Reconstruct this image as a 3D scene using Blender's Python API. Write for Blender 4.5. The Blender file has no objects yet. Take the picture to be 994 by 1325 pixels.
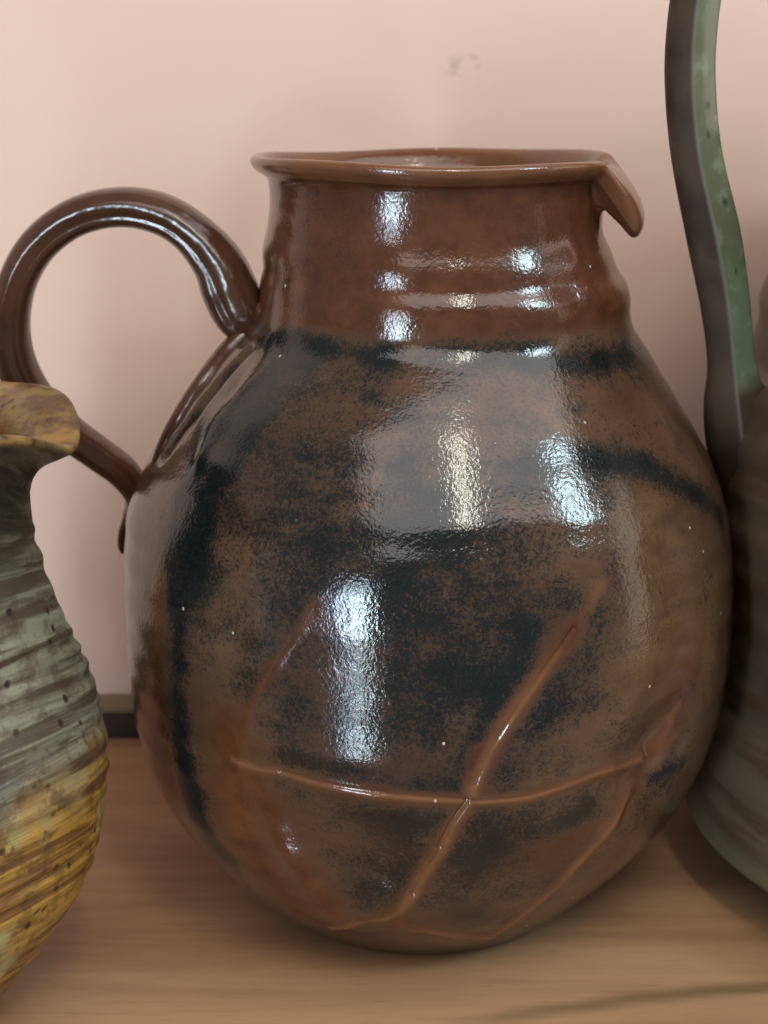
import bpy, math, numpy as np
from mathutils import Vector
scene = bpy.context.scene
col = scene.collection

# ---------------------------------------------------------------- camera
cd = bpy.data.cameras.new('camera'); cam = bpy.data.objects.new('camera', cd); col.objects.link(cam)
cam.location = (-0.0133, -0.5, 0.265)
cam.rotation_euler = (math.radians(90 - 15.7), 0, 0)
cd.sensor_fit = 'VERTICAL'; cd.sensor_height = 36; cd.lens = 36 * 2200 / 1325
cd.clip_start = 0.01; cd.clip_end = 50
cd.dof.use_dof = True; cd.dof.focus_distance = 0.437; cd.dof.aperture_fstop = 17
scene.camera = cam
scene.render.resolution_x = 768; scene.render.resolution_y = 1024
scene.view_settings.view_transform = 'Standard'; scene.view_settings.look = 'None'
scene.view_settings.exposure = 0.20; scene.view_settings.gamma = 1
scene.view_settings.use_curve_mapping = False
scene.cycles.max_bounces = 6

# ---------------------------------------------------------------- light of the room
world = bpy.data.worlds.new('World'); scene.world = world; world.use_nodes = True
bg = world.node_tree.nodes['Background']
bg.inputs['Color'].default_value = (0.95, 0.88, 0.84, 1); bg.inputs['Strength'].default_value = 0.21

TARGET = Vector((0, 0, 0.13))
def lamp(name, az, el, dist, wdeg, hdeg, L, color, spread=180):
    """rectangular lamp seen from the jug at azimuth az (0 = towards the camera, + = right) and elevation el"""
    a, e = math.radians(az), math.radians(el)
    d = Vector((math.sin(a) * math.cos(e), -math.cos(a) * math.cos(e), math.sin(e)))
    w = 2 * dist * math.tan(math.radians(wdeg) / 2); h = 2 * dist * math.tan(math.radians(hdeg) / 2)
    ld = bpy.data.lights.new(name, 'AREA'); ld.shape = 'RECTANGLE'; ld.size = w; ld.size_y = h
    ld.energy = L * math.pi * w * h; ld.color = color
    o = bpy.data.objects.new(name, ld); col.objects.link(o)
    o.location = TARGET + d * dist
    o.rotation_euler = (-d).to_track_quat('-Z', 'Y').to_euler()
    return o
# tall window to the left of the camera: panes with glazing bars between
for (az, w, f, c) in ((-31.2, 3.2, .35, (0.58, 0.72, 1.0)), (-26.6, 3.7, 1.0, (0.70, 0.91, 1.0))):
    for (el, h, L) in ((13, 7.0, 20), (4, 8.6, 44), (-6, 8.6, 50), (-16, 7.5, 12), (-26, 7.0, 24)):
        lamp('window_pane_lamp', az, el, 1.9, w, h, L * f, c)
lamp('tube_lamp', 15, 48, 1.6, 2.8, 20, 24, (1.0, 0.98, 0.80))
lamp('side_window_lamp', 64, 33, 1.8, 8, 12, 22, (0.66, 0.92, 1.0))
lamp('ceiling_lamp', 24, 55, 0.85, 76, 34, 2.25, (1.0, 0.94, 0.92))
lamp('side_fill_lamp', 98, 4, 1.6, 46, 50, 1.6, (1.0, 0.90, 0.80))  # added dim lamp, gives the jug's right side a pale sheen

JUG_PROFILE = [[0.0, 0.0464, -0.00085], [0.00434, 0.05185, -0.00159], [0.00868, 0.05696, -0.00228], [0.01302, 0.06146, -0.00246], [0.01736, 0.0655, -0.00239], [0.0217, 0.06932, -0.00221], [0.02604, 0.07281, -0.00199], [0.03038, 0.07606, -0.00185], [0.03472, 0.07916, -0.00168], [0.03906, 0.08178, -0.00147], [0.0434, 0.08396, -0.00141], [0.04774, 0.08596, -0.00137], [0.05208, 0.0876, -0.00116], [0.05642, 0.08877, -0.00092], [0.06076, 0.08976, -0.00075], [0.0651, 0.09064, -0.00052], [0.06944, 0.09125, -0.00029], [0.07378, 0.09168, -0.00014], [0.07812, 0.09207, -2e-05], [0.08246, 0.09242, 0.00011], [0.0868, 0.09261, 0.00023], [0.09114, 0.09262, 0.00027], [0.09548, 0.09259, 0.00029], [0.09982, 0.09257, 0.0003], [0.10416, 0.09251, 0.00031], [0.1085, 0.09234, 0.00029], [0.11284, 0.09209, 0.0002], [0.11718, 0.09177, 0.0001], [0.12152, 0.09129, -2e-05], [0.12586, 0.0906, -0.00017], [0.1302, 0.08952, -0.00014], [0.13454, 0.08786, 0.00011], [0.13888, 0.08595, 0.0004], [0.14322, 0.08387, 0.00061], [0.14756, 0.08146, 0.0006], [0.1519, 0.07888, 0.00046], [0.15624, 0.07626, 0.00033], [0.16058, 0.07362, 0.00022], [0.16492, 0.07077, 0.00031], [0.16926, 0.06747, 0.00086], [0.1736, 0.06388, 0.00169], [0.17794, 0.06008, 0.00264], [0.18228, 0.05655, 0.0035], [0.18662, 0.05455, 0.00405], [0.19096, 0.05395, 0.00423], [0.1953, 0.05343, 0.00378], [0.19964, 0.05238, 0.00283], [0.20398, 0.05093, 0.00186], [0.20832, 0.04944, 0.00127], [0.21266, 0.04828, 0.00108], [0.217, 0.04762, 0.00107], [0.22134, 0.04731, 0.00084]]
RIDGES = [([[-0.0546, -0.0738, 0.0749], [-0.0481, -0.0781, 0.0737], [-0.0416, -0.0818, 0.0742], [-0.029, -0.087, 0.0735], [-0.0127, -0.0907, 0.0725], [-0.0005, -0.0915, 0.0718], [0.01, -0.0908, 0.0711], [0.0241, -0.0881, 0.0706], [0.0346, -0.0846, 0.0719], [0.0454, -0.0795, 0.0734], [0.0594, -0.0695, 0.0725]], 0.0011, 0.0009), ([[0.0594, -0.0695, 0.0725], [0.0661, -0.0637, 0.0762], [0.0698, -0.0613, 0.0855]], 0.0016, 0.0014), ([[0.0357, -0.0846, 0.1172], [0.0302, -0.0873, 0.1101], [0.0252, -0.0891, 0.1033], [0.0183, -0.0908, 0.0933], [0.0138, -0.0916, 0.085], [0.0105, -0.0913, 0.0761], [0.0092, -0.0909, 0.0713], [0.0057, -0.0904, 0.0646], [0.0021, -0.0886, 0.0558], [-0.0012, -0.086, 0.0477], [-0.0053, -0.0804, 0.0366], [-0.0116, -0.0732, 0.0273], [-0.0192, -0.0697, 0.0247], [-0.0283, -0.0597, 0.0168]], 0.0014, 0.0014), ([[-0.031, -0.0855, 0.1242], [-0.0357, -0.0846, 0.1155], [-0.0431, -0.0817, 0.1037], [-0.048, -0.079, 0.0939], [-0.0518, -0.0765, 0.0817], [-0.0534, -0.0744, 0.0722]], 0.0015, 0.0008), ([[0.059, -0.0698, 0.072], [0.0554, -0.0708, 0.0632], [0.0514, -0.0711, 0.0545], [0.043, -0.0722, 0.0452], [0.035, -0.0701, 0.0345], [0.027, -0.0649, 0.0237], [0.0187, -0.0589, 0.0141]], 0.0014, 0.0014), ([[-0.0507, -0.0763, 0.0726], [-0.048, -0.0764, 0.0613], [-0.0424, -0.0759, 0.0482], [-0.0341, -0.0735, 0.0364], [-0.0279, -0.0683, 0.0263]], 0.0022, 0.0012), ([[-0.0116, -0.0732, 0.0273], [-0.0061, -0.0686, 0.0209], [0.0005, -0.0674, 0.0195], [0.0096, -0.0628, 0.0156], [0.0189, -0.0565, 0.0118]], 0.0016, 0.0016), ([[-0.0461, -0.0263, 0.1821], [-0.0474, -0.035, 0.1771], [-0.0528, -0.0392, 0.1704], [-0.0596, -0.0413, 0.1621], [-0.0649, -0.0451, 0.151]], 0.0026, 0.001), ([[-0.0405, -0.0682, 0.0335], [-0.0324, -0.0656, 0.0253], [-0.0224, -0.0702, 0.0264], [-0.0127, -0.0762, 0.0317]], 0.0046, 0.0026), ([[0.0352, -0.0314, 0.2254], [0.037, -0.0315, 0.215], [0.0391, -0.034, 0.2048], [0.0434, -0.0359, 0.1955]], 0.003, 0.0016)]
GROOVES = [([[0.0021, -0.0886, 0.0558], [-0.0012, -0.086, 0.0477], [-0.0053, -0.0804, 0.0366]], 0.0005, -0.0009), ([[0.01, -0.0908, 0.0713], [0.0241, -0.0881, 0.0709], [0.0346, -0.0847, 0.0722]], 0.0004, -0.0006), ([[-0.0416, -0.0791, 0.0575], [-0.0304, -0.0825, 0.0514], [-0.0189, -0.0839, 0.047]], 0.0115, -0.0062), ([[0.0616, -0.0683, 0.077], [0.0686, -0.0623, 0.0836]], 0.006, -0.0025), ([[-0.0526, -0.0229, 0.1782], [-0.0586, -0.0255, 0.172], [-0.0663, -0.0287, 0.1626], [-0.0722, -0.0269, 0.1544], [-0.0763, -0.0241, 0.1491]], 0.0016, -0.0022), ([[0.0357, -0.0846, 0.1172], [0.0302, -0.0873, 0.1101], [0.0252, -0.0891, 0.1033], [0.0183, -0.0908, 0.0933], [0.0138, -0.0916, 0.085], [0.0105, -0.0913, 0.0761]], 0.0005, -0.0007), ([[-0.0416, -0.0819, 0.0749], [-0.029, -0.087, 0.0742], [-0.0127, -0.0908, 0.0732], [-0.0005, -0.0915, 0.0725], [0.01, -0.0909, 0.0718]], 0.0004, -0.0005), ([[0.0084, -0.091, 0.0714], [0.0048, -0.0904, 0.0646], [0.0013, -0.0886, 0.0559]], 0.0005, -0.001)]
DENTS = [([0.0613, -0.0691, 0.0808], 0.006, -0.0018), ([0.0206, -0.0849, 0.0517], 0.02, -0.0015), ([0.0505, -0.075, 0.0652], 0.012, -0.002), ([0.0073, -0.0924, 0.0886], 0.03, 0.0008)]
DARK = [([[-0.0127, -0.0878, 0.0554], [-0.0127, -0.085, 0.0472]], 0.00941, 0.4), ([[0.0206, -0.0849, 0.0517], [0.0332, -0.0821, 0.0572]], 0.01045, 0.4), ([[0.0159, -0.0444, 0.2245], [0.0267, -0.0424, 0.208], [0.018, -0.0512, 0.1968]], 0.00941, 0.75), ([[-0.0272, -0.0406, 0.2077], [-0.0209, -0.0452, 0.2052]], 0.00335, 0.9), ([[-0.0293, -0.0365, 0.2238], [-0.0251, -0.0401, 0.2139]], 0.0046, 0.6), ([[-0.0566, -0.023, 0.1749], [-0.0646, -0.0291, 0.165], [-0.0728, -0.0261, 0.1539], [-0.0767, -0.0247, 0.1481]], 0.00125, 1.6), ([[-0.0464, -0.0259, 0.1821], [-0.0382, -0.037, 0.1827], [-0.0294, -0.0452, 0.1825], [-0.0127, -0.0534, 0.1827]], 0.00272, 1.4), ([[-0.0127, -0.0536, 0.1823], [0.0078, -0.0556, 0.1827], [0.0244, -0.0531, 0.181]], 0.0023, 0.75), ([[0.0244, -0.0531, 0.181], [0.0419, -0.0449, 0.1786], [0.0599, -0.0193, 0.1775]], 0.00272, 1.6), ([[-0.0401, -0.0429, 0.1776], [-0.0484, -0.0469, 0.1687], [-0.0568, -0.0502, 0.1566], [-0.0654, -0.0529, 0.1421], [-0.067, -0.0605, 0.129]], 0.00585, 1.9), ([[-0.0672, -0.0579, 0.1326], [-0.0698, -0.06, 0.1111], [-0.0705, -0.0597, 0.0883], [-0.0694, -0.0596, 0.0697], [-0.0666, -0.0575, 0.0497], [-0.0593, -0.0566, 0.0371]], 0.00355, 1.5), ([[-0.0629, -0.0506, 0.148], [-0.0662, -0.0562, 0.1364], [-0.0671, -0.0614, 0.1249]], 0.00627, 2.0), ([[-0.0566, -0.0534, 0.1531], [-0.0638, -0.039, 0.1583]], 0.00418, 0.5), ([[-0.0009, -0.0834, 0.1443], [-0.0068, -0.0881, 0.1334], [-0.0088, -0.0908, 0.1219], [-0.0048, -0.092, 0.1119]], 0.01045, 0.62), ([[-0.0008, -0.0925, 0.1015], [-0.0167, -0.091, 0.0923]], 0.00711, 0.55), ([[0.005, -0.0842, 0.1425], [0.0148, -0.0887, 0.1295], [0.0189, -0.09, 0.1153]], 0.00878, 0.5), ([[-0.0008, -0.0813, 0.1478], [-0.0167, -0.0898, 0.1215]], 0.00523, 0.5), ([[-0.0289, -0.0651, 0.1643], [-0.0369, -0.0712, 0.1492]], 0.00941, 0.55), ([[-0.0286, -0.0824, 0.1358], [-0.0388, -0.083, 0.1192], [-0.0432, -0.0817, 0.1015]], 0.00544, 0.6), ([[-0.0328, -0.0864, 0.0991], [-0.0371, -0.0847, 0.0853]], 0.0046, 0.6), ([[0.0255, -0.0709, 0.1579], [0.0403, -0.0645, 0.1569], [0.0561, -0.0555, 0.1523], [0.0733, -0.0434, 0.1417], [0.0823, -0.0327, 0.1331]], 0.00314, 1.7), ([[0.0072, -0.0749, 0.1578], [0.0255, -0.0712, 0.1575]], 0.00125, 0.6), ([[-0.0187, -0.0665, 0.1671], [-0.0006, -0.0676, 0.169], [0.0175, -0.067, 0.1672]], 0.00105, 0.5), ([[-0.0393, -0.0834, 0.0798], [-0.0188, -0.0901, 0.078], [-0.0006, -0.0918, 0.0752], [0.0075, -0.0915, 0.0751]], 0.0023, 0.8), ([[-0.0229, -0.0877, 0.064], [-0.0086, -0.0897, 0.062], [0.0005, -0.0908, 0.0655]], 0.00314, 0.7), ([[-0.0106, -0.0895, 0.0619], [-0.0069, -0.0875, 0.0519], [-0.0095, -0.0825, 0.0412], [-0.0169, -0.0783, 0.0354]], 0.00502, 1.0), ([[0.0103, -0.0892, 0.0611], [0.0246, -0.0852, 0.0573], [0.0417, -0.0792, 0.0612]], 0.00314, 0.85), ([[0.0209, -0.082, 0.0456], [0.0213, -0.0818, 0.0455]], 0.00878, 0.3), ([[0.0163, -0.0862, 0.0528], [0.0087, -0.083, 0.0426], [0.0084, -0.0746, 0.0293]], 0.00502, 0.8), ([[0.0089, -0.0732, 0.0276], [0.0269, -0.0653, 0.0242], [0.0382, -0.0698, 0.0363]], 0.00355, 0.7), ([[0.0315, -0.0871, 0.0993], [0.0256, -0.0891, 0.0894], [0.0177, -0.0902, 0.0767]], 0.00376, 0.8), ([[0.0395, -0.0829, 0.117], [0.0355, -0.0855, 0.1052]], 0.00418, 0.6), ([[0.025, -0.0884, 0.1168], [0.0152, -0.0913, 0.0989], [0.0074, -0.0922, 0.0831]], 0.00251, 0.75), ([[-0.0007, -0.0926, 0.0887], [0.0044, -0.0921, 0.0798]], 0.00335, 0.6), ([[-0.0414, -0.028, 0.2006], [-0.0414, -0.0284, 0.1968]], 0.0023, 1.6), ([[0.0056, -0.0471, 0.2271], [0.0266, -0.039, 0.2261], [0.0356, -0.0312, 0.227]], 0.00209, 1.3), ([[0.016, -0.0527, 0.1929], [0.0286, -0.0483, 0.1926], [0.0421, -0.0386, 0.1928]], 0.0023, 0.4), ([[-0.023, -0.0414, 0.2267], [-0.038, -0.0276, 0.2259]], 0.00146, 0.6), ([[0.0625, -0.0653, 0.0653], [0.0716, -0.0557, 0.0668]], 0.00167, 0.9), ([[0.0193, -0.0519, 0.0079], [0.0304, -0.0535, 0.0144]], 0.00146, 0.9), ([[-0.0238, -0.0598, 0.0152], [-0.0126, -0.0658, 0.0186]], 0.00125, 0.8), ([[0.0289, -0.041, 0.2078], [0.0382, -0.0305, 0.2128]], 0.00418, 0.3), ([[-0.048, -0.0546, 0.1619], [-0.0286, -0.0856, 0.1285], [-0.0248, -0.0892, 0.0872]], 0.01673, 0.3), ([[0.0073, -0.0701, 0.1655], [0.0109, -0.0892, 0.1296], [0.0073, -0.0923, 0.0929]], 0.01777, 0.3), ([[-0.0496, -0.0643, 0.1473], [-0.0286, -0.0806, 0.1394]], 0.00836, 0.35), ([[0.0111, -0.0919, 0.1055], [0.0269, -0.0859, 0.1286]], 0.00627, 0.35), ([[0.046, -0.0736, 0.1373], [0.04, -0.0836, 0.0979]], 0.00523, 0.3), ([[-0.044, -0.0502, 0.1694], [-0.0188, -0.0588, 0.1754]], 0.00523, 0.35), ([[-0.0168, -0.0557, 0.179], [0.0158, -0.0606, 0.1758]], 0.00418, 0.25), ([[-0.0008, -0.0792, 0.1513], [0.0398, -0.0717, 0.1472]], 0.00627, 0.2)]
CLEAN = [([[-0.031, -0.0855, 0.1242], [-0.0357, -0.0846, 0.1155], [-0.0431, -0.0817, 0.1037], [-0.048, -0.079, 0.0939], [-0.0518, -0.0765, 0.0817], [-0.0534, -0.0744, 0.0722]], 0.00146, 0.75), ([[0.0357, -0.0846, 0.1172], [0.0394, -0.0824, 0.1211], [0.0426, -0.0797, 0.1265]], 0.00146, 0.5), ([[-0.0552, -0.0715, 0.0612], [-0.0505, -0.0678, 0.0429], [-0.0347, -0.0627, 0.0232]], 0.00585, 1), ([[-0.0544, -0.0747, 0.0832], [-0.0549, -0.0727, 0.0664]], 0.0046, 0.9), ([[0.0207, -0.0836, 0.0487], [0.0424, -0.0761, 0.0518]], 0.00544, 0.6), ([[-0.0759, -0.0515, 0.1172], [-0.0786, -0.0487, 0.0839], [-0.0726, -0.0515, 0.0541]], 0.00293, 1), ([[0.0682, -0.0629, 0.0896], [0.0729, -0.0574, 0.1012]], 0.00627, 0.7), ([[0.0114, -0.092, 0.0863], [0.0076, -0.0911, 0.0714]], 0.00146, 1)]
OCHRE = [([[0.0597, -0.0636, 0.1364], [0.0643, -0.0653, 0.1196], [0.0553, -0.0744, 0.1053]], 0.01296, 0.9), ([[0.0795, -0.0463, 0.1155], [0.0794, -0.0477, 0.0835]], 0.00502, 1.0), ([[-0.0288, -0.0698, 0.1572], [-0.029, -0.062, 0.1678]], 0.01045, 0.35), ([[0.027, -0.0814, 0.1396], [0.0393, -0.0802, 0.1309]], 0.00836, 0.5)]
HANDLE_ROOT = [[-0.04817, -0.0089, 0.18856, 0.00202], [-0.05161, -0.00236, 0.18208, 0.00296], [-0.05901, -0.0063, 0.17534, 0.00318], [-0.0654, -0.01455, 0.1678, 0.00303], [-0.07123, -0.01633, 0.15957, 0.00281], [-0.07629, -0.01583, 0.15116, 0.00248], [-0.07968, -0.01755, 0.14464, 0.00158], [-0.08095, -0.0207, 0.14108, 0.00067]]
JUG_HANDLE = [[-0.0516, 0.0, 0.17936, 0.00505], [-0.0556, 0.0, 0.1849, 0.00755], [-0.05871, 0.001, 0.19209, 0.00822], [-0.06246, 0.002, 0.20061, 0.0074], [-0.07027, 0.003, 0.20931, 0.00624], [-0.07974, 0.004, 0.2146, 0.00601], [-0.09161, 0.005, 0.21607, 0.00579], [-0.1042, 0.006, 0.21305, 0.0057], [-0.1153, 0.007, 0.20523, 0.00562], [-0.12256, 0.008, 0.19431, 0.00554], [-0.12584, 0.009, 0.18158, 0.00559], [-0.12538, 0.01, 0.16912, 0.00587], [-0.12055, 0.012, 0.15744, 0.00569], [-0.11217, 0.014, 0.14725, 0.00527], [-0.10281, 0.016, 0.13913, 0.00507], [-0.09519, 0.018, 0.13214, 0.00486], [-0.09155, 0.021, 0.12429, 0.00417], [-0.09457, 0.026, 0.11573, 0.00273], [-0.09761, 0.028, 0.10944, 0.00175], [-0.09854, 0.028, 0.10526, 0.00113], [-0.09814, 0.028, 0.10264, 0.00063]]
TALL_HANDLE = [[0.09922, -0.0, 0.12996, 0.00942], [0.09393, -0.004, 0.14663, 0.00996], [0.09074, -0.008, 0.16048, 0.00913], [0.08875, -0.009, 0.17223, 0.00701], [0.08609, -0.01, 0.18831, 0.00716], [0.08129, -0.012, 0.20856, 0.00772], [0.07503, -0.012, 0.23235, 0.00718], [0.07236, -0.012, 0.25135, 0.0071], [0.07208, -0.012, 0.26584, 0.00704], [0.07406, -0.01, 0.28016, 0.00701], [0.07979, -0.006, 0.29449, 0.00701], [0.09095, 0.0, 0.30698, 0.00684], [0.10584, 0.006, 0.31356, 0.00646], [0.12198, 0.01, 0.31394, 0.00651], [0.13611, 0.012, 0.30798, 0.00613], [0.14798, 0.012, 0.29764, 0.0055]]
LEFT_PROFILE = [[0.0, 0.03], [0.00651, 0.03083], [0.01303, 0.03725], [0.01954, 0.04269], [0.02605, 0.0474], [0.03256, 0.05155], [0.03908, 0.05551], [0.04559, 0.05824], [0.0521, 0.0602], [0.05861, 0.06158], [0.06513, 0.06237], [0.07164, 0.06296], [0.07815, 0.06294], [0.08466, 0.06218], [0.09118, 0.06094], [0.09769, 0.05901], [0.1042, 0.05642], [0.11071, 0.05388], [0.11723, 0.05159], [0.12374, 0.04956], [0.13025, 0.04801], [0.13676, 0.04662], [0.14328, 0.04612], [0.14979, 0.04606]]
RIGHT_PROFILE = [[0.0, 0.08146], [0.00693, 0.0906], [0.01387, 0.10046], [0.0208, 0.10655], [0.02773, 0.10587], [0.03466, 0.10511], [0.0416, 0.10434], [0.04853, 0.10358], [0.05546, 0.1015], [0.06239, 0.099], [0.06933, 0.099], [0.07626, 0.099], [0.08319, 0.099], [0.09013, 0.09902], [0.09706, 0.10018], [0.10399, 0.10133], [0.11092, 0.10249], [0.11786, 0.10364], [0.12479, 0.10457], [0.13172, 0.10526], [0.13866, 0.1045], [0.14559, 0.10353], [0.15252, 0.10262], [0.15945, 0.10205]]


# ---------------------------------------------------------------- helpers
def props(o, label=None, cat=None, group=None, kind=None):
    if label: o['label'] = label
    if cat: o['category'] = cat
    if group: o['group'] = group
    if kind: o['kind'] = kind
    return o
def empty(name, loc, label, cat):
    o = bpy.data.objects.new(name, None); col.objects.link(o); o.location = loc; o.empty_display_size = 0.02
    return props(o, label, cat)
def grid_mesh(name, P, mat, parent=None, closed_u=True, cap0=False, cap1=False, attrs=None):
    """P: (rows, columns, 3) of points; columns wrap round"""
    n, m = P.shape[:2]
    V = P.reshape(-1, 3)
    i = np.arange(n - 1)[:, None]; j = np.arange(m)[None, :]; j2 = (j + 1) % m
    if not closed_u:
        j = j[:, :-1]; j2 = j + 1
    q = np.stack([i * m + j, i * m + j2, (i + 1) * m + j2, (i + 1) * m + j], -1).reshape(-1, 4)
    nf = len(q); loops = q.reshape(-1); starts = np.arange(nf) * 4; tot = np.full(nf, 4)
    extra = []
    if cap0: extra.append(np.arange(m)[::-1])
    if cap1: extra.append((n - 1) * m + np.arange(m))
    for e in extra:
        starts = np.append(starts, len(loops)); tot = np.append(tot, m); loops = np.append(loops, e)
    me = bpy.data.meshes.new(name)
    me.vertices.add(len(V)); me.vertices.foreach_set('co', V.astype(np.float32).ravel())
    me.loops.add(len(loops)); me.loops.foreach_set('vertex_index', loops.astype(np.int32))
    me.polygons.add(len(starts)); me.polygons.foreach_set('loop_start', starts.astype(np.int32))
    me.polygons.foreach_set('use_smooth', np.ones(len(starts), bool))
    me.update(calc_edges=True)
    for k, a in (attrs or {}).items():
        at = me.attributes.new(k, 'FLOAT', 'POINT'); at.data.foreach_set('value', np.asarray(a, np.float32).ravel())
    me.validate()
    me.materials.append(mat)
    o = bpy.data.objects.new(name, me); col.objects.link(o)
    if parent: o.parent = parent
    return o
def box(name, lo, hi, mat, bevel=0.001, parent=None):
    import bmesh
    bm = bmesh.new(); bmesh.ops.create_cube(bm, size=1)
    lo, hi = Vector(lo), Vector(hi)
    for v in bm.verts: v.co = Vector([(lo[k] + hi[k]) / 2 + v.co[k] * (hi[k] - lo[k]) for k in range(3)])
    if bevel: bmesh.ops.bevel(bm, geom=bm.edges[:], offset=bevel, segments=3, affect='EDGES', profile=0.7)
    me = bpy.data.meshes.new(name); bm.to_mesh(me); bm.free(); me.materials.append(mat)
    o = bpy.data.objects.new(name, me); col.objects.link(o)
    if parent: o.parent = parent
    return o
def smooth_path(pts, n):
    """Catmull-Rom through rows of pts, n samples"""
    p = np.asarray(pts, float); p = np.vstack([2 * p[0] - p[1], p, 2 * p[-1] - p[-2]])
    s = np.linspace(0, len(p) - 3 - 1e-6, n); i = s.astype(int); t = (s - i)[:, None]
    a, b, c, d = p[i], p[i + 1], p[i + 2], p[i + 3]
    return 0.5 * (2 * b + (c - a) * t + (2 * a - 5 * b + 4 * c - d) * t ** 2 + (3 * b - a - 3 * c + d) * t ** 3)
def seg_dist(P, line):
    """smallest distance of each point in P (n,3) to a polyline"""
    L = np.asarray(line, float)
    if len(L) == 1: return np.linalg.norm(P - L[0], axis=1)
    best = np.full(len(P), 1e9)
    for a, b in zip(L[:-1], L[1:]):
        ab = b - a; t = np.clip(((P - a) @ ab) / max(ab @ ab, 1e-12), 0, 1)
        d = P - a - t[:, None] * ab
        best = np.minimum(best, np.einsum('ij,ij->i', d, d))
    return np.sqrt(best)
def near(P, line, reach):
    L = np.asarray(line, float); lo, hi = L.min(0) - reach, L.max(0) + reach
    return np.where(((P > lo) & (P < hi)).all(1))[0]
def stroke_field(P, strokes, mode='sum'):
    f = np.zeros(len(P))
    for line, w, a in strokes:
        k = near(P, line, 3.2 * w)
        if len(k) == 0: continue
        line_s = smooth_path(line, len(line) * 4) if len(line) > 2 else line
        g = a * np.exp(-0.5 * (seg_dist(P[k], line_s) / w) ** 2)
        f[k] = f[k] + g if mode == 'sum' else np.where(np.abs(g) > np.abs(f[k]), g, f[k])
    return f
rng = np.random.default_rng(7)

# ---------------------------------------------------------------- materials
class NT:
    def __init__(s, name):
        s.m = bpy.data.materials.new(name); s.m.use_nodes = True
        s.t = s.m.node_tree; s.b = s.t.nodes['Principled BSDF']
    def n(s, typ, **kw):
        nd = s.t.nodes.new(typ)
        for k, v in kw.items():
            if hasattr(nd, k): setattr(nd, k, v)
        return nd
    def put(s, sock, v):
        if v is None: return
        if isinstance(v, bpy.types.NodeSocket): s.t.links.new(v, sock)
        else: sock.default_value = v
    def coord(s, scale=(1, 1, 1), rot=(0, 0, 0)):
        c = s.n('ShaderNodeTexCoord'); mp = s.n('ShaderNodeMapping')
        s.t.links.new(c.outputs['Object'], mp.inputs['Vector'])
        mp.inputs['Scale'].default_value = scale; mp.inputs['Rotation'].default_value = rot
        return mp.outputs[0]
    def noise(s, scale, detail=4, rough=.55, vec=None, dist=0):
        nd = s.n('ShaderNodeTexNoise'); nd.inputs['Scale'].default_value = scale
        nd.inputs['Detail'].default_value = detail; nd.inputs['Roughness'].default_value = rough
        nd.inputs['Distortion'].default_value = dist
        s.put(nd.inputs['Vector'], vec if vec is not None else s.coord()); return nd.outputs['Fac']
    def voronoi(s, scale, vec=None):
        nd = s.n('ShaderNodeTexVoronoi'); nd.inputs['Scale'].default_value = scale
        s.put(nd.inputs['Vector'], vec if vec is not None else s.coord()); return nd.outputs['Distance']
    def attr(s, name):
        nd = s.n('ShaderNodeAttribute'); nd.attribute_name = name; return nd.outputs['Fac']
    def math(s, op, a, b=None, c=None, clamp=False):
        nd = s.n('ShaderNodeMath'); nd.operation = op; nd.use_clamp = clamp
        for k, v in enumerate((a, b, c)): s.put(nd.inputs[k], v)
        return nd.outputs[0]
    def ramp(s, v, lo, hi, a=0., b=1.):
        nd = s.n('ShaderNodeMapRange'); nd.interpolation_type = 'SMOOTHSTEP'
        s.put(nd.inputs[0], v)
        for k, x in zip((1, 2, 3, 4), (lo, hi, a, b)): nd.inputs[k].default_value = x
        return nd.outputs[0]
    def mix(s, f, a, b):
        nd = s.n('ShaderNodeMix'); nd.data_type = 'RGBA'
        s.put(nd.inputs[0], f)
        for sock, v in ((nd.inputs[6], a), (nd.inputs[7], b)):
            if isinstance(v, tuple): v = (*v, 1)
            s.put(sock, v)
        return nd.outputs[2]
    def bump(s, h, strength, dist, normal=None):
        nd = s.n('ShaderNodeBump'); nd.inputs['Strength'].default_value = strength
        nd.inputs['Distance'].default_value = dist; s.put(nd.inputs['Height'], h)
        if normal is not None: s.put(nd.inputs['Normal'], normal)
        return nd.outputs[0]
    def out(s, color=None, rough=None, normal=None, ior=None, coat=None):
        s.put(s.b.inputs['Base Color'], (*color, 1) if isinstance(color, tuple) else color)
        s.put(s.b.inputs['Roughness'], rough); s.put(s.b.inputs['Normal'], normal)
        if ior: s.b.inputs['IOR'].default_value = ior
        return s.m

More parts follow.
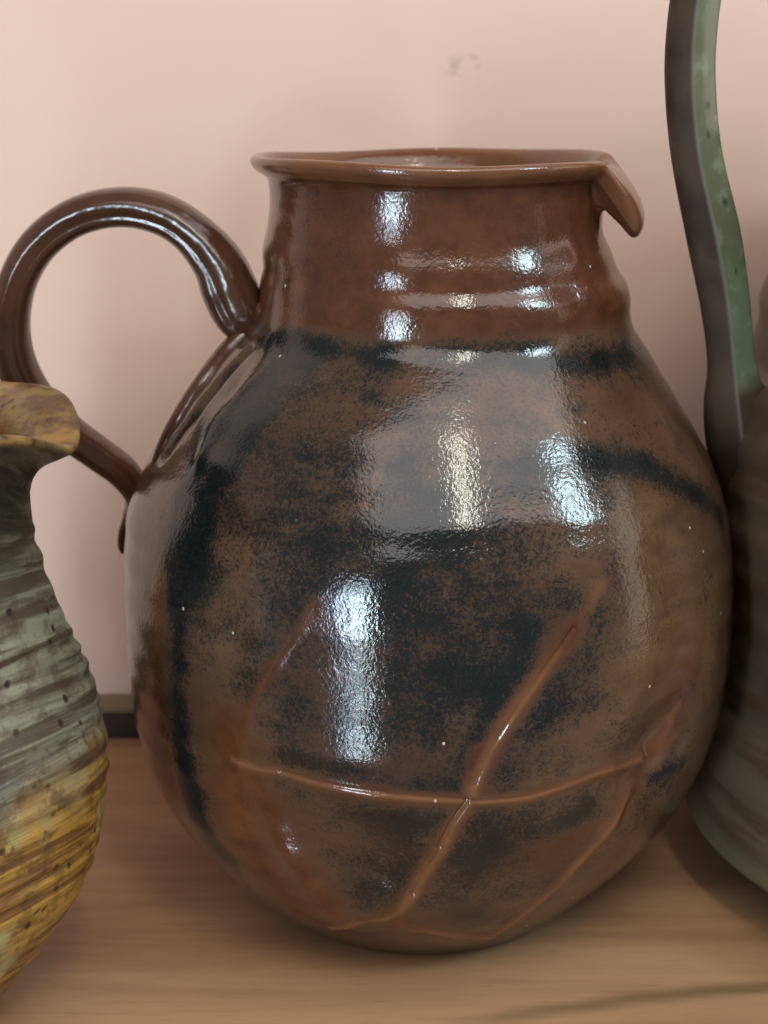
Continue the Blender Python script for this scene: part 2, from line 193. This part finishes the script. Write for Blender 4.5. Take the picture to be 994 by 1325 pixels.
# tenmoku glaze: brown breaking to blue-black, mottled in fine grains
def tenmoku():
    k = NT('tenmoku_glaze')
    big = k.noise(28, 5, .6); med = k.noise(110, 6, .65); fine = k.noise(900, 5, .8); tiny = k.noise(1500, 2, .6)
    streak = k.noise(60, 4, .6, k.coord((1, 1, 3.5)))
    dark, clean, ochre = k.attr('dark'), k.attr('clean'), k.attr('ochre')
    # brown ground
    br = k.mix(k.ramp(big, .35, .68), (.070, .033, .018), (.122, .062, .034))
    br = k.mix(k.math('MULTIPLY', ochre, k.ramp(med, .25, .7), clamp=True), br, (.150, .082, .034))
    br = k.mix(k.math('MULTIPLY', k.ramp(streak, .45, .75), .35), br, (.032, .018, .012))
    # ridges and run-off: plain rust brown
    rust = k.mix(k.ramp(med, .3, .7), (.056, .0155, .006), (.118, .038, .014))
    # black glaze pools
    d = k.math('ADD', dark, k.math('MULTIPLY', k.math('SUBTRACT', med, .5), 1.5))
    d = k.math('ADD', d, k.math('MULTIPLY', k.math('SUBTRACT', big, .5), 1.3))
    d = k.math('ADD', d, k.math('MULTIPLY', k.math('SUBTRACT', k.noise(9, 5, .65, k.coord((1, 1, 11))), .5), .9))
    br = k.mix(k.ramp(d, -.05, .85, 0, .55), br, (.030, .021, .016))
    grain = k.math('ADD', k.math('MULTIPLY', k.math('SUBTRACT', fine, .5), 2.9), k.math('MULTIPLY', k.math('SUBTRACT', tiny, .5), 1.3))
    notclean = k.math('SUBTRACT', 1, clean, clamp=True)
    d = k.math('ADD', d, k.math('MULTIPLY', grain, k.math('ADD', .25, k.math('MULTIPLY', notclean, .75))))
    d = k.math('SUBTRACT', d, k.math('MULTIPLY', clean, .55))
    dm = k.ramp(d, .10, 1.06)
    blk = k.mix(k.ramp(fine, .4, .65), (.0025, .0045, .0050), (.008, .013, .0145))
    rust = k.mix(ochre, rust, (.31, .140, .070))
    base = k.mix(clean, br, rust)
    c = k.mix(dm, base, blk)
    # pinholes: raised specks, their tiny glints painted as pale colour
    v = k.voronoi(85); sp = k.ramp(v, .03, .05, 1, 0)
    sp = k.math('MULTIPLY', sp, k.ramp(k.noise(40, 1), .50, .54))
    c = k.mix(sp, c, (.55, .5, .42))
    h = k.math('ADD', k.math('MULTIPLY', k.noise(560, 2, .6), .62), k.math('MULTIPLY', k.noise(1100, 2), .5))
    nrm = k.bump(h, 0.24, .00050, None)
    nrm = k.bump(sp, .6, .0006, nrm)
    nrm = k.bump(k.noise(60, 2), .18, .0012, nrm)
    rough = k.ramp(k.math('ADD', k.math('MULTIPLY', dm, -.25), med), .1, .8, .085, .17)
    return k.out(c, rough, nrm, ior=1.56)
TENMOKU = tenmoku()
def tenmoku_handle():
    k = NT('tenmoku_handle_glaze')
    med = k.noise(90, 4); big = k.noise(30, 3)
    c = k.mix(k.ramp(big, .35, .65), (.055, .022, .012), (.085, .034, .018))
    c = k.mix(k.math('MULTIPLY', k.ramp(med, .5, .8), .5), c, (.016, .009, .008))
    return k.out(c, .19, k.bump(k.noise(55, 3), .35, .0022, k.bump(k.noise(300, 2), .2, .0005)), ior=1.56)
HANDLE_GLAZE = tenmoku_handle()
def inside_glaze():
    k = NT('jug_interior_glaze')
    return k.out(k.mix(k.noise(60), (.09, .04, .022), (.13, .07, .04)), .2, k.bump(k.noise(300, 2), .15, .0005))

WALL_Y = .1305
def wood():
    k = NT('shelf_wood')
    warp = k.noise(6, 2)
    v = k.coord((2.2, 26, 26), (0, 0, math.radians(3)))
    g1 = k.noise(1.6, 6, .6, v, .6)
    v2 = k.coord((22, 260, 200), (0, 0, math.radians(3)))
    g2 = k.noise(1.4, 5, .65, v2, .2)
    fig = k.noise(9, 3)
    c = k.mix(k.ramp(g1, .32, .68), (.335, .180, .092), (.480, .275, .145))
    c = k.mix(k.math('MULTIPLY', k.ramp(g2, .5, .75), .30), c, (.230, .112, .055))
    c = k.mix(k.math('MULTIPLY', k.ramp(fig, .45, .8), .35), c, (.50, .29, .17))
    # dark olive mineral streak along the grain near the front
    sx = k.n('ShaderNodeSeparateXYZ'); k.put(sx.inputs[0], k.n('ShaderNodeTexCoord').outputs['Object'])
    X_, Y_ = sx.outputs[0], sx.outputs[1]
    wv = k.math('MULTIPLY', k.math('SUBTRACT', k.noise(14, 3), .5), .010)
    off = k.math('ABSOLUTE', k.math('SUBTRACT', k.math('ADD', Y_, wv), k.math('MULTIPLY_ADD', X_, .215, -.0838)))
    st = k.math('MULTIPLY', k.ramp(off, .0002, .0060, 1, 0), k.ramp(X_, -.01, .04))
    st = k.math('MULTIPLY', st, k.ramp(k.noise(1.3, 4, .6, k.coord((9, 90, 90))), .25, .6, .2, .9))
    pores = k.ramp(k.noise(1, 3, .6, k.coord((70, 900, 900), (0, 0, math.radians(3)))), .60, .72)
    c = k.mix(k.math('MULTIPLY', pores, .45), c, (.17, .08, .038))
    c = k.mix(st, c, (.18, .115, .055))
    return k.out(c, k.ramp(g2, .2, .8, .42, .6), k.bump(k.math('ADD', g1, k.math('MULTIPLY', g2, .6)), .25, .0006))
def plaster():
    k = NT('pink_plaster')
    a = k.noise(5, 5, .55); b = k.noise(24, 4, .6); f = k.noise(500, 2)
    c = k.mix(k.ramp(a, .3, .7), (.745, .52, .42), (.785, .565, .47))
    c = k.mix(k.math('MULTIPLY', k.ramp(b, .5, .75), .35), c, (.69, .475, .365))
    pos = k.n('ShaderNodeTexCoord').outputs['Object']
    mark = None
    for (x, z, w) in ((.0125, .2535, .0065), (.019, .2555, .0045)):
        vm = k.n('ShaderNodeVectorMath'); vm.operation = 'DISTANCE'; k.put(vm.inputs[0], pos); vm.inputs[1].default_value = (x, WALL_Y, z)
        f_ = k.ramp(vm.outputs['Value'], .1 * w, w, 1, 0)
        mark = f_ if mark is None else k.math('MAXIMUM', mark, f_)
    c = k.mix(k.math('MULTIPLY', k.math('MULTIPLY', mark, .5), k.ramp(k.noise(180, 3, .6, k.coord((1, 1, 1.8))), .50, .62)), c, (.45, .30, .25))
    return k.out(c, .85, k.bump(k.math('ADD', b, k.math('MULTIPLY', f, .12)), .16, .002))

# ---------------------------------------------------------------- setting: wall, shelf, batten
WALL_Y = .1305
wall = box('wall', (-1.2, WALL_Y, -.35), (1.2, WALL_Y + .08, 1.25), plaster(), 0); wall['kind'] = 'structure'
WOOD = wood()
board = empty('shelf', (0, 0, 0), None, None); board['kind'] = 'structure'
box('board', (-1.1, -.15, -.028), (1.1, .1165, 0), WOOD, .0015, board)
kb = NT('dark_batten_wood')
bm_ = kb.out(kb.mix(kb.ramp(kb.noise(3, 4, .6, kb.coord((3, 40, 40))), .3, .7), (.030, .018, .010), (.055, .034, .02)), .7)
kt = NT('batten_lit_top_wood')  # lit look of the batten's top face painted as a lighter tan
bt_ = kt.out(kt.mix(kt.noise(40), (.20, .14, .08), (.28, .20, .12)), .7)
batten = empty('batten', (0, .1235, 0), None, None); batten['kind'] = 'structure'
b1 = box('front_strip', (-1.1, .1172 - .1235, -.028), (1.1, .1300 - .1235, .0100), bm_, .0006, batten)
b2 = box('top_strip', (-1.1, .1168 - .1235, .0102), (1.1, .1302 - .1235, .0128), bt_, .0006, batten)

# ---------------------------------------------------------------- the jug
jug = empty('stoneware_jug', (0, 0, 0), 'large round-bellied brown and black glazed jug with ring handle, in the middle of the shelf', 'jug')
prof = np.array(JUG_PROFILE)                    # z, radius, centre x
M = 1100
u_ = np.linspace(-1.5 * math.pi, .5 * math.pi, M, endpoint=False)   # columns packed closer at the front
th = u_ - .5 * np.sin(u_ + math.pi / 2)
outer = smooth_path(prof, 800)                  # belly, shoulder, neck
oz, orad, oc = outer[:, 0], outer[:, 1], outer[:, 2]
orad = orad + .0006 * np.exp(-((oz - .1915) / .0040) ** 2) - .0006 * np.exp(-((oz - .1992) / .0030) ** 2)
zt, rt_, ct = oz[-1], orad[-1], oc[-1]
# normal lip: flares out, rounds over, runs down inside
lip = smooth_path([(rt_, zt), (.0478, .2253), (.0496, .2268), (.0515, .2282), (.0525, .2296), (.0526, .2308), (.0519, .2317), (.0506, .2319), (.0490, .2311), (.0474, .2292), (.0459, .2262), (.0450, .222)], 64)
inner = smooth_path([(.0450, .222), (.0445, .2140), (.0462, .2040), (.0478, .1950), (.0500, .1860), (.0600, .1740), (.0780, .150), (.0850, .120), (.0855, .090), (.0780, .050), (.0560, .018), (.030, .010), (.004, .009)], 90)[1:]
# lip at the spout: pulled out and curled over
k0 = int(np.argmin(np.abs(oz - .2065)))
spout_out = [(orad[k0], oz[k0]), (.0487, .2105), (.0488, .2148), (.0494, .2178), (.0514, .2188), (.0540, .2172), (.0558, .2144), (.0568, .2114)]
spout_lip = [(.0568, .2114), (.0583, .2098), (.0600, .2106), (.0611, .2138), (.0605, .2180), (.0586, .2222), (.0560, .2258), (.0531, .2286), (.0508, .2300), (.0488, .2294), (.0465, .2264), (.0450, .222)]
so = smooth_path(spout_out, len(oz) - k0); sl = smooth_path(spout_lip, 64)
nr = len(oz) + 64 + len(inner) - 1
Rn = np.concatenate([orad, lip[1:, 0], inner[:, 0]]); Zn = np.concatenate([oz, lip[1:, 1], inner[:, 1]])
Rs = Rn.copy(); Zs = Zn.copy()
Rs[k0:len(oz)] = so[:, 0]; Zs[k0:len(oz)] = so[:, 1]
Rs[len(oz):len(oz) + 63] = sl[1:, 0]; Zs[len(oz):len(oz) + 63] = sl[1:, 1]
Cn = np.interp(Zn, oz, oc); Cn[len(oz) + 63:] = np.interp(Zn[len(oz) + 63:], oz, oc)
TH_S = math.radians(-11)
dth = np.abs((th - TH_S + math.pi) % (2 * math.pi) - math.pi)
# under the lip the throat is narrow, the lip itself wide: a hollow stays open beneath it
sg = np.full(nr, 15.5); tk = np.clip((np.arange(nr) - k0) / (len(oz) - k0), 0, 1)
sg = 7.5 + 6.0 * np.clip((tk - .72) / .28, 0, 1) ** 1.2
sg = 7.5 + 2.0 * np.clip((tk - .8) / .2, 0, 1)
sg[len(oz):] = 9.5 + 4.5 * np.clip((np.arange(nr)[len(oz):] - len(oz)) / 22., 0, 1)
w = np.exp(-(dth[None, :] / np.radians(sg)[:, None]) ** (3.0 + 3.0 * np.clip((tk - .9) / .1, 0, 1))[:, None])
Rg = Rn[:, None] * (1 - w) + Rs[:, None] * w
Zg = Zn[:, None] * (1 - w) + Zs[:, None] * w
# the hand: soft throwing rings, slow unevenness
rings = .00007 * np.sin(Zn * 620 + 1.2 * np.sin(Zn * 90)) * np.clip((Zn - .03) / .05, 0, 1)
isout = (np.arange(nr) < len(oz)).astype(float) * np.clip((len(oz) - np.arange(nr)) / 40., 0, 1)
Rg = Rg + (rings * isout)[:, None] * (1 + .5 * np.sin(2 * th + 1))[None, :]
Rg = Rg + isout[:, None] * .0002 * np.sin(3 * th + 40 * Zg)
# rim not quite level
lipmask = np.clip((Zn - .222) / .006, 0, 1)
Zg = Zg + lipmask[:, None] * (.0005 * np.sin(2 * th + .6) + .0003 * np.sin(5 * th) - .0006 - .0011 * np.sin(th))[None, :]
X = Cn[:, None] + Rg * np.cos(th); Y = Rg * np.sin(th)
P = np.stack([X, Y, Zg], -1)
Pf = P.reshape(-1, 3)
outer_pt = np.repeat(np.arange(nr) < len(oz), M)
front = outer_pt & (Pf[:, 1] < .06)
idx = np.where(front)[0]
Q = Pf[idx]
disp = np.zeros(len(Q)); clean_r = np.zeros(len(Q)); ridge_core = np.zeros(len(Q)); crack = np.zeros(len(Q))
wob = 1 + .16 * np.sin(Q[:, 0] * 210 + 1.3) * np.sin(Q[:, 2] * 170) + .07 * np.sin(Q[:, 0] * 500 + Q[:, 2] * 380) + .05 * np.sin(Q[:, 2] * 700 + 2)
for line, wd, hh in RIDGES:
    k = near(Q, line, 4 * max(wd, .002))
    s = smooth_path(line, len(line) * 6); d = seg_dist(Q[k], s)
    fr = Q[k]; ends = np.clip(np.linalg.norm(fr - s[0], axis=1) / .022, 0, 1) if hh > .0011 or wd == .0015 else 1.0
    g = hh * .6 * np.exp(-.5 * (d / (wd * (1 + .35 * np.sin(Q[k, 2] * 260 + Q[k, 0] * 150)))) ** 2) * wob[k] * ends
    disp[k] = np.maximum(disp[k], g) + 0.25 * np.minimum(disp[k], g)
    if wd <= .0019 and wd != .0015: ridge_core[k] = np.maximum(ridge_core[k], np.exp(-.5 * (d / (wd * .9)) ** 2) * ends)
    if wd < .0025 and wd != .0015:
        clean_r[k] = np.maximum(clean_r[k], np.exp(-.5 * (d / (wd * 1.35)) ** 2))
for line, wd, hh in GROOVES:
    k = near(Q, line, 4 * wd); s = smooth_path(line, len(line) * 6)
    gv = np.exp(-.5 * (seg_dist(Q[k], s) / wd) ** 2); disp[k] += hh * gv
    if wd < .001: crack[k] = np.maximum(crack[k], gv)
for c0, wd, hh in DENTS:
    k = near(Q, [c0], 3 * wd); d = np.linalg.norm(Q[k] - np.array(c0), axis=1)
    disp[k] += hh * np.exp(-.5 * (d / wd) ** 2)
# push along the outward normal of the profile
iz = np.interp(Q[:, 2], oz, np.gradient(orad, oz))
cc = np.interp(Q[:, 2], oz, oc)
ang = np.arctan2(Q[:, 1], Q[:, 0] - cc)
nn = np.stack([np.cos(ang), np.sin(ang), -iz], -1); nn /= np.linalg.norm(nn, axis=1)[:, None]
dark = np.zeros(len(Pf)); clean = np.zeros(len(Pf)); ochre = np.zeros(len(Pf))
dark[idx] = stroke_field(Q, DARK) + .14 * np.clip((.186 - Q[:, 2]) / .006, 0, 1) + .62 * np.clip((Q[:, 2] - .196) / .02, 0, 1); ochre[idx] = np.clip(np.maximum(stroke_field(Q, OCHRE, 'max') * (1 - clean_r), ridge_core * .38), 0, 1)
cl = np.clip(stroke_field(Q, CLEAN, 'max'), 0, 1)
neckc = np.clip((Q[:, 2] - .1855) / .004, 0, 1) * .8
clean[idx] = np.clip(np.maximum(np.maximum(cl, neckc), clean_r), 0, 1)
dark[idx] = .76 * np.tanh(dark[idx] / .92) + .34 * np.clip(dark[idx] - 1.0, 0, 1)
dark[idx] *= (1 - .9 * clean_r)
dark[idx] += .45 * crack ** 2
Pf[idx] = Q + nn * disp[:, None]
lo_ = np.repeat(np.arange(nr) >= len(oz), M); clean[lo_] = .8; dark[lo_] = .6
# mottle on the far side and a clean rim
back_pt = outer_pt & ~front
dark[back_pt] = .45
lipf = np.repeat((np.arange(nr) >= len(oz)) & ((Zn > .2268) | (np.arange(nr) > len(oz) + 40)), M); clean[lipf] = 1; ochre[lipf] = .25; dark[lipf] = -.2
P = Pf.reshape(nr, M, 3)
# foot: recessed base closed underneath
foot = []
r0 = P[0]; c0 = np.array([oc[0], 0, 0])
for f, z in ((.985, 0.0), (.90, 0.0), (.86, .003), (.4, .0045), (.02, .0045)):
    q = c0 + (r0 - c0) * np.array([f, f, 0]); q[:, 2] = z; foot.append(q)
P[0, :, 2] = .0012
P = np.concatenate([np.stack(foot[::-1]), P])
pad = lambda a: np.concatenate([np.zeros(5 * M), a])
grid_mesh('body', P, TENMOKU, jug, cap0=True, cap1=True, attrs={'dark': pad(dark), 'clean': pad(clean), 'ochre': pad(ochre)})

def sweep(name, pts, n, section, mat, parent, attr_fn=None, aspect=1.7, up=(0, 1, 0), scale_fn=None):
    """pts rows x,y,z,half-width; section(angle array) -> (a, b) unit offsets: a across in the loop plane, b in depth"""
    S = smooth_path(pts, n); C = S[:, :3]; W = S[:, 3]
    T = np.gradient(C, axis=0); T /= np.linalg.norm(T, axis=1)[:, None]
    U = np.array(up, float); A = np.cross(T, U); A /= np.linalg.norm(A, axis=1)[:, None]; B = np.cross(A, T)
    a, b = section; m = len(a)
    asp = np.full(n, aspect) if np.isscalar(aspect) else np.interp(np.linspace(0, 1, n), np.linspace(0, 1, len(aspect)), aspect)
    G = C[:, None] + A[:, None] * (a[None, :, None] * W[:, None, None]) + B[:, None] * (b[None, :, None] * (W * asp)[:, None, None])
    at = attr_fn(n, m, a, b) if attr_fn else None
    return grid_mesh(name, G, mat, parent, cap0=True, cap1=True, attrs=at)
q = np.linspace(0, 2 * math.pi, 96, endpoint=False)
def superell(q, e): return np.sign(np.cos(q)) * np.abs(np.cos(q)) ** e, np.sign(np.sin(q)) * np.abs(np.sin(q)) ** e
a, b = superell(q, .80)
# two finger grooves run along each broad face
rel = lambda centre, wd: np.exp(-((np.angle(np.exp(1j * (q - centre)))) / wd) ** 2)
gro = 1 - .10 * rel(math.radians(-75), .26) - .05 * rel(math.radians(-125), .3) - .10 * rel(math.radians(60), .3) - .12 * rel(math.radians(120), .3)
sweep('handle', JUG_HANDLE, 420, (a * gro, b * gro), HANDLE_GLAZE, jug, aspect=[1.1, 1.35, 1.5, 1.5, 1.5, 1.5, 1.4, 1.3, 1.0, .9])

ea, eb = superell(q, .9)
sweep('handle_root', HANDLE_ROOT, 160, (ea, eb), HANDLE_GLAZE, jug, aspect=[1.0, 1.1, 1.2, 1.2, 1.1, .8], up=(.25, -.95, .2))
# ---------------------------------------------------------------- small jug in front at the left
def left_glaze():
    k = NT('ash_glaze_banded')
    vec = k.coord()
    sw = k.attr('band')     # height along the tilted throwing lines
    zz = k.attr('height')
    nz = k.noise(26, 4, .6)
    vs = k.n('ShaderNodeCombineXYZ'); s1 = k.attr('turn')
    k.put(vs.inputs[0], k.math('MULTIPLY', s1, .9)); k.put(vs.inputs[1], k.math('MULTIPLY', sw, 230))
    lines = k.noise(1.0, 5, .6, vs.outputs[0], .4)
    vs2 = k.n('ShaderNodeCombineXYZ')
    k.put(vs2.inputs[0], k.math('MULTIPLY', s1, 3.0)); k.put(vs2.inputs[1], k.math('MULTIPLY', sw, 620))
    lines2 = k.noise(1.0, 4, .6, vs2.outputs[0], .2)
    low = k.ramp(k.math('ADD', zz, k.math('MULTIPLY', k.math('SUBTRACT', nz, .5), .03)), .078, .058, 0, 1)
    top = k.ramp(k.math('ADD', zz, k.math('MULTIPLY', k.math('SUBTRACT', nz, .5), .02)), .110, .138, 0, 1)
    grey = k.mix(k.ramp(lines, .42, .62), (.075, .055, .035), (.235, .235, .165))
    grey = k.mix(k.ramp(k.noise(70, 4), .56, .72), grey, (.10, .055, .03))
    yel = k.mix(k.ramp(lines, .40, .58), (.16, .062, .018), (.46, .26, .045))
    yel = k.mix(k.math('MULTIPLY', k.ramp(lines2, .5, .7), .6), yel, (.11, .035, .014))
    yel = k.mix(k.ramp(k.noise(45, 3), .55, .7), yel, (.36, .30, .12))
    drk = k.mix(k.ramp(lines, .42, .66), (.022, .017, .010), (.10, .085, .055))
    c = k.mix(low, grey, yel); c = k.mix(top, c, drk)
    c = k.mix(k.math('MULTIPLY', k.ramp(k.noise(130, 5, .7), .48, .62), .55), c, (.060, .032, .016))
    rim = k.attr('rim')
    rc = k.mix(k.ramp(k.noise(60, 4), .35, .62), (.32, .170, .035), (.19, .140, .045))
    rc = k.mix(k.ramp(k.noise(90, 4), .55, .7), rc, (.20, .085, .03))
    rc = k.mix(k.ramp(k.noise(48, 5, .7), .46, .62), rc, (.10, .048, .018))
    c = k.mix(rim, c, rc)
    spots = k.ramp(k.voronoi(170), .12, .26, 1, 0)
    spots = k.math('MULTIPLY', spots, k.ramp(k.noise(60, 2), .42, .55))
    c = k.mix(spots, c, (.035, .016, .010))
    h = k.math('ADD', lines, k.math('MULTIPLY', lines2, .4))
    nrm = k.bump(h, .35, .0014); nrm = k.bump(k.noise(400, 3), .25, .0006, nrm)
    return k.out(c, k.ramp(lines, .3, .7, .5, .30), nrm, ior=1.5)
lj = empty('small_jug', (-.152, -.075, 0), 'small jug with yellow ochre rim and grey-green body, cut off by the left edge', 'jug')
lp = np.array([(r, z) for z, r in LEFT_PROFILE if .012 < z < .150])
lp = np.vstack([[(.020, .003), (.026, .0005), (.0285, .0005), (.0305, .004)], lp,
                [(.0462, .1500), (.0478, .1555), (.0510, .1598), (.0560, .1622), (.0592, .1638), (.0598, .1652), (.0588, .1662), (.0560, .1660), (.0500, .1640), (.0450, .1600), (.0425, .1520), (.0420, .1400), (.0450, .12), (.0520, .10), (.0570, .075), (.050, .04), (.030, .012), (.002, .010)]])
S = smooth_path(lp, 420); m = 300
tt = np.linspace(0, 2 * math.pi, m, endpoint=False)
zn, rn = S[:, 1], S[:, 0]
irim = int(np.argmax(zn > .1655)); kk = np.arange(420)
pts_i = kk > 420 * (len(lp) - 12) / (len(lp) - 1)
tilt = np.clip((zn - .140) / .02, 0, 1)
wave = .00055 * np.sin(zn * 700)
band_phase = zn[:, None] - .009 * np.cos(tt)[None, :] * 1.0 + .006 * np.sin(tt * 2)[None, :]
R_ = rn[:, None] + (kk < 230)[:, None] * (.00030 * (1 + .6 * np.sin(band_phase * 210 + tt[None, :])) * np.sin(band_phase * 980 + 2.5 * np.sin(band_phase * 130) + .4 * np.sin(2 * tt)[None, :]) * np.clip((zn - .02) / .03, 0, 1)[:, None])
bk = np.exp(-((np.abs((tt + .25 + math.pi) % (2 * math.pi) - math.pi)) / .38) ** 2)[None, :]
R_ = R_ + tilt[:, None] * 0
t0_ = (tt + math.pi) % (2 * math.pi) - math.pi
Z_ = zn[:, None] + tilt[:, None] * (.007 - .003 * np.sin(tt) - .009 * np.exp(-(t0_ / .38) ** 2) + .0008 * np.sin(4 * tt))[None, :]
Pl = np.stack([R_ * np.cos(tt), R_ * np.sin(tt), Z_], -1)
lipi = np.clip((zn - .1595) / .002, 0, 1) * (kk > 150)
# rim colour covers the lip and the inside
inside = kk > np.argmax(zn)
rimv = np.where(inside, 1., np.clip((zn - .1630) / .0015, 0, 1))
rimv = np.repeat(rimv[:, None], m, 1)
grid_mesh('body', Pl, left_glaze(), lj, cap0=True, cap1=True,
          attrs={'band': band_phase, 'height': np.repeat(zn[:, None], m, 1) - .012 * np.cos(tt)[None, :], 'turn': np.repeat(np.abs(((tt + math.pi) % (2 * math.pi)) - math.pi)[None, :], 420, 0), 'rim': rimv})

# ---------------------------------------------------------------- tall jug at the right
def right_glaze():
    k = NT('brown_ash_glaze')
    zz = k.attr('height'); n1 = k.noise(22, 4, .6); n2 = k.noise(12, 4, .6, k.coord((1, 1, 9)))
    c = k.mix(k.ramp(n1, .35, .65), (.040, .024, .014), (.075, .048, .030))
    pale = k.ramp(k.math('ADD', zz, k.math('MULTIPLY', k.math('SUBTRACT', n2, .5), .07)), .105, .035, 0, 1)
    c = k.mix(k.math('MULTIPLY', pale, .85), c, (.105, .078, .052))
    c = k.mix(k.math('MULTIPLY', k.ramp(n2, .52, .62), .55), c, (.060, .030, .018))
    grn = k.ramp(zz, .030, .016, 0, 1)
    c = k.mix(grn, c, (.11, .11, .062))
    ft = k.ramp(k.math('ADD', zz, k.math('MULTIPLY', n1, .004)), .0085, .0055, 0, 1)
    c = k.mix(ft, c, (.035, .022, .014))
    rings = k.noise(1.2, 3, .5, k.coord((3, 3, 130)))
    return k.out(c, k.ramp(n1, .3, .7, .28, .42), k.bump(rings, .4, .0016), ior=1.5)
def green_strap():
    k = NT('green_and_brown_handle_glaze')
    g = k.attr('green'); k.put(k.b.inputs['Specular IOR Level'], k.math('ADD', .12, k.math('MULTIPLY', g, .4))); n1 = k.noise(40, 4, .6); n3 = k.noise(150, 3)
    br = k.mix(k.ramp(n1, .35, .65), (.030, .018, .012), (.060, .038, .025))
    gr = k.mix(k.ramp(n1, .3, .7), (.070, .100, .052), (.115, .160, .092))
    gr = k.mix(k.math('MULTIPLY', k.ramp(k.noise(14, 3), .45, .65), .5), gr, (.10, .075, .045))
    gr = k.mix(k.math('MULTIPLY', k.ramp(n3, .5, .75), .4), gr, (.24, .29, .20))
    bare = k.math('MULTIPLY', k.attr('bare'), k.ramp(n3, .30, .45), clamp=True)
    gr = k.mix(bare, gr, (.20, .09, .055))
    c = k.mix(g, br, gr)
    c = k.mix(k.attr('spot'), c, (.02, .022, .012))
    c = k.mix(k.math('MULTIPLY', k.attr('edge'), .25), c, (.30, .30, .27))  # pale highlight line painted along the strap's corner
    return k.out(c, k.math('SUBTRACT', .55, k.math('MULTIPLY', g, .38)), k.bump(n3, .2, .0006), ior=1.5)
rj = empty('tall_jug', (.193, .012, 0), 'tall dark brown jug with a high green-faced loop handle, cut off by the right edge', 'jug')
rp = [(r, z) for z, r in RIGHT_PROFILE if .004 < z < .158]
rp = [(min(r, .1033 if z > .1 else 1), z) for r, z in rp]
rp = np.array([(.060, .004), (.078, .003), (.081, .0), (.0835, 0.0), (.0853, .0022)] + rp +
              [(.1000, .1610), (.0965, .1650), (.0930, .1690), (.0912, .1750), (.0905, .1850), (.0885, .1950), (.0865, .2050), (.0850, .2130), (.0845, .2230), (.0855, .2330), (.0870, .2380), (.0880, .2400), (.0870, .2415), (.0850, .2400), (.0820, .2300), (.0810, .215), (.0840, .19), (.096, .15), (.098, .10), (.096, .05), (.07, .015), (.002, .012)])
S = smooth_path(rp, 420); m = 220
tt = np.linspace(0, 2 * math.pi, m, endpoint=False)
R_ = S[:, :1] + .0004 * np.sin(S[:, 1:] * 480) * np.ones(m)[None]
Pr = np.stack([R_ * np.cos(tt), R_ * np.sin(tt), np.repeat(S[:, 1:], m, 1)], -1)
grid_mesh('body', Pr, right_glaze(), rj, cap0=True, cap1=True, attrs={'height': Pr[..., 2]})
# strap handle with two faces: brown outside, green towards the neck
key = [(-1.0, .35), (-.98, .05), (-.80, -.22), (-.50, -.42), (-.16, -.56), (-.05, -.585), (.07, -.54), (.50, -.28), (.90, .02), (1.0, .22), (.96, .42), (.6, .52), (0, .55), (-.7, .5)]
sec = smooth_path(key + [key[0]], 113)[:-1]
# orientation of "a": +a points away from the loop's inside or into it; the green belongs to the inside
def strap_attr(n, m_, a_, b_):
    a_ = -a_; inner_face = ((a_ > -.03) & (b_ < .30)).astype(float)
    g = np.repeat(inner_face[None, :], n, 0)
    edge = np.repeat(np.exp(-((a_ + .06) / .06) ** 2 - ((b_ + .57) / .1) ** 2)[None, :], n, 0)  # mask of the painted corner highlight
    s = np.linspace(0, 1, n)[:, None]
    ac = np.repeat(a_[None, :], n, 0); bc = b_[None, :] < .2
    S_ = smooth_path(TALL_HANDLE, n); arc = S_[:, 2][:, None]
    def blob(z0, a0, wz, wa): return np.exp(-((arc - z0) / wz) ** 2 - ((ac - a0) / wa) ** 2) * bc * (s < .5)
    spot = np.clip(1.4 * (blob(.2455, .55, .0010, .09) + blob(.2375, .45, .0009, .07) + blob(.2180, .60, .0011, .10) + blob(.1990, .5, .0007, .05) + blob(.2700, .5, .0007, .05)), 0, 1)
    bare = np.clip(3 * (blob(.2660, .45, .0040, .16) + blob(.2720, .42, .0025, .12)), 0, 1)
    return {'green': g * np.clip((arc - .163) / .007, 0, 1), 'edge': edge, 'spot': spot, 'bare': bare}
H = np.array(TALL_HANDLE); H[:, :3] -= np.array([.193, .012, 0])
sweep('handle', H, 320, (-sec[:, 0], sec[:, 1]), green_strap(), rj, strap_attr, aspect=1.0)
